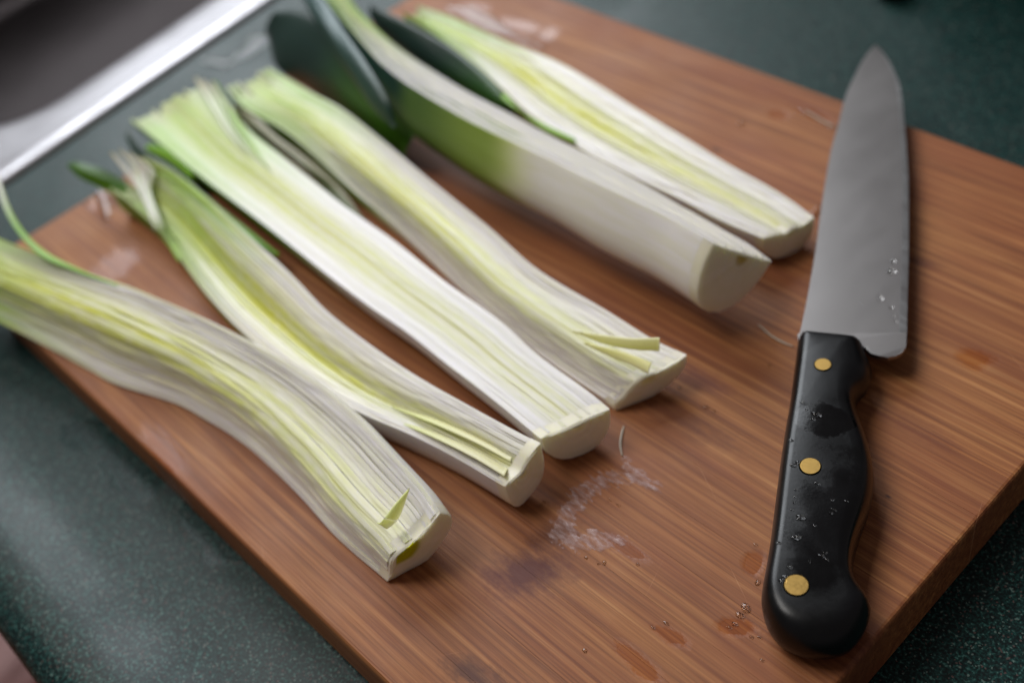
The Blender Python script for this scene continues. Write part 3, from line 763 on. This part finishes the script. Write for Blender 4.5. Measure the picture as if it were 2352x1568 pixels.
    for i, (u, v, r_) in enumerate(((1890, 837, .0031), (1861, 1070, .0036), (1829, 1343, .0039))):
        bm = bmesh.new(); bmesh.ops.create_cone(bm, cap_ends=True, segments=40, radius1=r_, radius2=r_, depth=.003)
        bmesh.ops.bevel(bm, geom=[e for e in bm.edges if abs(e.verts[0].co.z-e.verts[1].co.z) < 1e-6 and e.verts[0].co.z > 0], offset=.0004, segments=2, affect='EDGES')
        q = P(u, v, .0192)
        bm_obj('rivet', bm, M_brass, k, Vector((q[0], q[1], .0191-.0012))-k.location, True)
        k.children[-1].data.set_sharp_from_angle(angle=R(40))
    return k
knife()

# ------------------------------------------------------------------ water and scraps
def film(name, paths, label, z0=0., cell=.0006, hgt=.0005, rag=.0020, fs_=(260, 700), cat='water', seed=0, kind='stuff', thr=0., mat=None):
    """thin irregular water film: paths = [(u,v,radius), ...] polylines"""
    segs = []
    for pth in paths:
        w_ = [(*P(u, v, z0)[:2], r_) for u, v, r_ in pth]
        if len(w_) == 1: w_ = w_*2
        segs += list(zip(w_[:-1], w_[1:]))
    xs = [q[0] for s_ in segs for q in s_]; ys = [q[1] for s_ in segs for q in s_]; mr = max(q[2] for s_ in segs for q in s_)+.002
    X = np.arange(min(xs)-mr, max(xs)+mr, cell); Y = np.arange(min(ys)-mr, max(ys)+mr, cell)
    gx, gy = np.meshgrid(X, Y, indexing='ij'); d = np.full(gx.shape, -1.)
    for a, b in segs:
        ax, ay, ar = a; bx, by, br = b; L2 = (bx-ax)**2+(by-ay)**2
        t = np.clip(((gx-ax)*(bx-ax)+(gy-ay)*(by-ay))/max(L2, 1e-12), 0, 1)
        d = np.maximum(d, ar+(br-ar)*t-np.hypot(gx-ax-t*(bx-ax), gy-ay-t*(by-ay)))
    vs = []; idx = -np.ones(gx.shape, int); fs = []
    for i in range(gx.shape[0]):
        for j in range(gx.shape[1]):
            if d[i, j] < -rag: continue
            m_ = d[i, j]+rag*(n2(gx[i, j]*fs_[0], gy[i, j]*fs_[1], seed)+.5*n2(gx[i, j]*fs_[0]*2.7, gy[i, j]*fs_[1]*2.7, seed+1))
            if m_ > thr:
                idx[i, j] = len(vs); vs.append((gx[i, j], gy[i, j], z0+.00012+hgt*(1-math.exp(-m_/.0012))))
    for i in range(gx.shape[0]-1):
        for j in range(gx.shape[1]-1):
            q = (idx[i, j], idx[i+1, j], idx[i+1, j+1], idx[i, j+1])
            if min(q) >= 0: fs.append(q)
    if not fs: return None
    o = mk(name, vs, fs, mat or M_water, smooth=True, loc=(*np.mean(np.array(vs), 0)[:2], z0))
    return tag(o, label, cat, None, kind)
film('water_smear', [[(1431, 1060, .0012), (1452, 1088, .0030), (1500, 1116, .0022), (1512, 1124, .001)], [(1452, 1088, .002), (1390, 1103, .0036), (1332, 1136, .0040), (1300, 1184, .0040), (1289, 1225, .0040), (1324, 1246, .0036), (1374, 1240, .0036), (1423, 1242, .002)]],
     'hook-shaped smear of milky water with painted sheen on the board in front of the leeks', cell=.0004, rag=.0022, hgt=.0002, thr=-.0004, mat=M_milk, seed=1)
film('water_puddle', [[(1030, 18, .002), (1080, 30, .006), (1125, 55, .0055), (1180, 85, .003), (1245, 112, .0018)]], 'water puddle on the board beside the farthest leek', hgt=.0009, rag=.0008, fs_=(120, 120), seed=2)
film('water_puddle', [[(1838, 252, .0012), (1870, 268, .0018), (1905, 288, .0018), (1920, 292, .001)]], 'thin streak of water on the board left of the knife blade', hgt=.0006, rag=.0008, seed=3)
film('water_puddle', [[(225, 440, .002), (240, 475, .003), (246, 500, .002)]], 'small water trickle on the board corner under the forked leek tip', hgt=.0008, rag=.0006, fs_=(150, 150), seed=4)
film('water_puddle', [[(590, 100, .010), (560, 125, .007)], [(475, 140, .004), (520, 150, .004)]], 'water pooled on the green counter by the sink rim', z0=CZ, cell=.0009, hgt=.0009, rag=.002, fs_=(90, 90), seed=5)
film('water_puddle', [[(1880, 478, .0016), (1868, 492, .0022)]], 'water drop squeezed between the farthest leek and the blade', hgt=.0016, rag=.0004, cell=.0003, seed=6)
drops = [(1713, 1395, .0013), (1700, 1412, .0012), (1688, 1432, .0008), (1675, 1440, .0005), (1740, 1337, .0010), (1735, 1250, .0006), (1726, 1462, .0006), (1745, 1463, .0005), (1343, 1493, .0006), (1346, 1280, .0006), (1388, 1291, .0007), (1374, 1293, .0005), (1465, 1295, .0005),
         (1768, 838, .0007), (1622, 935, .0009), (1640, 944, .0006), (1702, 285, .0014), (1400, 1148, .0006), (1420, 1160, .0005), (1240, 1160, .0005), (1250, 1152, .0005), (1560, 890, .0006), (1750, 1515, .0005), (1500, 1440, .0006), (1530, 1430, .0006)]
def drop_mesh(name, spots, label, zf, seed):
    rnd = random.Random(seed); vs = []; fs = []
    for u, v, r_ in spots:
        z = zf; c_ = P(u, v, z); a = rnd.uniform(-.3, .3); el = rnd.uniform(1.0, 1.9); nseg, nr = 10, 4; b0 = len(vs)
        for i in range(nr):
            q = math.cos(i/nr*math.pi/2); zz = math.sin(i/nr*math.pi/2)
            for j in range(nseg):
                t = 2*math.pi*j/nseg; k = 1+.2*math.sin(2*t+a*9)
                x, y = q*r_*el*k*math.cos(t), q*r_*k*math.sin(t)
                vs.append((c_[0]+x*math.cos(a)-y*math.sin(a), c_[1]+x*math.sin(a)+y*math.cos(a), z+zz*r_*.55))
        vs.append((c_[0], c_[1], z+r_*.55))
        for i in range(nr-1):
            for j in range(nseg): fs.append((b0+i*nseg+j, b0+i*nseg+(j+1) % nseg, b0+(i+1)*nseg+(j+1) % nseg, b0+(i+1)*nseg+j))
        for j in range(nseg): fs.append((b0+(nr-1)*nseg+j, b0+(nr-1)*nseg+(j+1) % nseg, len(vs)-1))
    M = NT('bead_water'); M.set(Base_Color=(1., 1., 1.), Roughness=.03, IOR=1.33); M.b.inputs['Transmission Weight'].default_value = 1
    o = mk(name, vs, fs, M.m, smooth=True, loc=(*np.mean(np.array(vs), 0)[:2], zf)); return tag(o, label, 'water drops', None, 'stuff')
drop_mesh('water_drops', drops, 'scattered small water drops on the wooden board', 0.0001, 1)
hd = [(1846, 925, .0007), (1853, 938, .0006), (1876, 952, .0011), (1868, 963, .0006), (1817, 1010, .0005), (1822, 1068, .0009), (1835, 1062, .0009), (1877, 1110, .0006), (1829, 1125, .0005), (1826, 1140, .0005), (1824, 1155, .0005), (1820, 1170, .0005), (1840, 1188, .0010), (1835, 1192, .0006), (1912, 1148, .0007), (1944, 1150, .0006), (1914, 1170, .0006), (1908, 1178, .0006), (1826, 1235, .0008), (1833, 1232, .0006), (1788, 1245, .0005), (1886, 1276, .0007), (1899, 1284, .0005), (1894, 1268, .0005), (1815, 1302, .0006), (1800, 1335, .0010), (1806, 1326, .0008), (1871, 1206, .0004), (1860, 1290, .0004)]
drop_mesh('water_drops', hd, 'beads of water on the black knife handle', .0190, 2)
bd = [(2051, 600, .0010), (2049, 624, .0013), (2044, 620, .0008), (2022, 686, .0012), (2047, 706, .0008), (1966, 655, .0007), (1974, 640, .0006), (1980, 700, .0006), (2056, 738, .0005), (2052, 725, .0005), (1990, 801, .0012)]
drop_mesh('water_drops', bd, 'beads of water on the steel blade near the heel', .0110, 3)

def strand(pts, r_, label):
    w_ = cr([P(*q) for q in pts], 24); vs = []; fs = []; K = 6
    T = np.gradient(w_, axis=0)
    for i, p in enumerate(w_):
        t = T[i]/np.linalg.norm(T[i]); a = np.cross(t, [0, 0, 1]); a /= np.linalg.norm(a); b = np.cross(a, t)
        rr = r_*(.4+.6*math.sin(math.pi*(i+.5)/24)**.5)
        for j in range(K):
            th = 2*math.pi*j/K; vs.append(p+a*rr*math.cos(th)+b*rr*.5*math.sin(th))
    for i in range(23):
        for j in range(K): fs.append((i*K+j, i*K+(j+1) % K, (i+1)*K+(j+1) % K, (i+1)*K+j))
    fs += [tuple(range(K))[::-1], tuple(range(23*K, 24*K))]
    o = mk('leek_fibre', vs, fs, M_fib, loc=(*w_[12][:2], 0)); tag(o, label, 'leek scrap', 'stray leek fibres on the board')
M_fib = mat_simple('leek_fibre_flesh', lin((206, 196, 176)), .4)
strand([(1433, 978, .0004), (1427, 1000, .0006), (1425, 1022, .0006), (1429, 1046, .0004)], .00035, 'pale leek fibre on the wood above the hook of water')
strand([(1742, 745, .0004), (1768, 768, .0006), (1795, 784, .0006), (1822, 795, .0004)], .00035, 'pale leek fibre on the wood between the largest leek and the knife')
strand([(1848, 253, .0008), (1880, 272, .0008), (1918, 292, .0008)], .0004, 'pale strand drawn along the thin water line left of the upper blade')  # pale strand stands in for the thin line of water

# dark appliance that just reaches into the top right of the picture
def appliance():
    q = P(2150, -20, CZ); f0 = P(2036, 2, CZ)
    ap = empty('countertop_appliance', (q[0], q[1]+.10, CZ), 'black appliance with a round rubber foot at the top right corner of the counter', 'appliance')
    bm = bmesh.new(); bmesh.ops.create_cone(bm, cap_ends=True, segments=32, radius1=.009, radius2=.008, depth=.012)
    bmesh.ops.bevel(bm, geom=[e for e in bm.edges if e.verts[0].co.z*e.verts[1].co.z > 0], offset=.002, segments=2, affect='EDGES')
    bm_obj('rubber_foot', bm, M_black, ap, Vector((f0[0], f0[1]+.006, CZ+.0062))-ap.location, True)
    bm = bmesh.new(); bmesh.ops.create_cube(bm, size=1, matrix=Matrix.Translation((0, 0, .012+.09)) @ Matrix.Rotation(.1, 4, 'Z') @ Matrix.Diagonal((.30, .17, .18, 1)))
    bmesh.ops.bevel(bm, geom=list(bm.edges), offset=.015, segments=4, affect='EDGES')
    bm_obj('housing', bm, M_black, ap, (.07, .02, 0), True)
appliance()
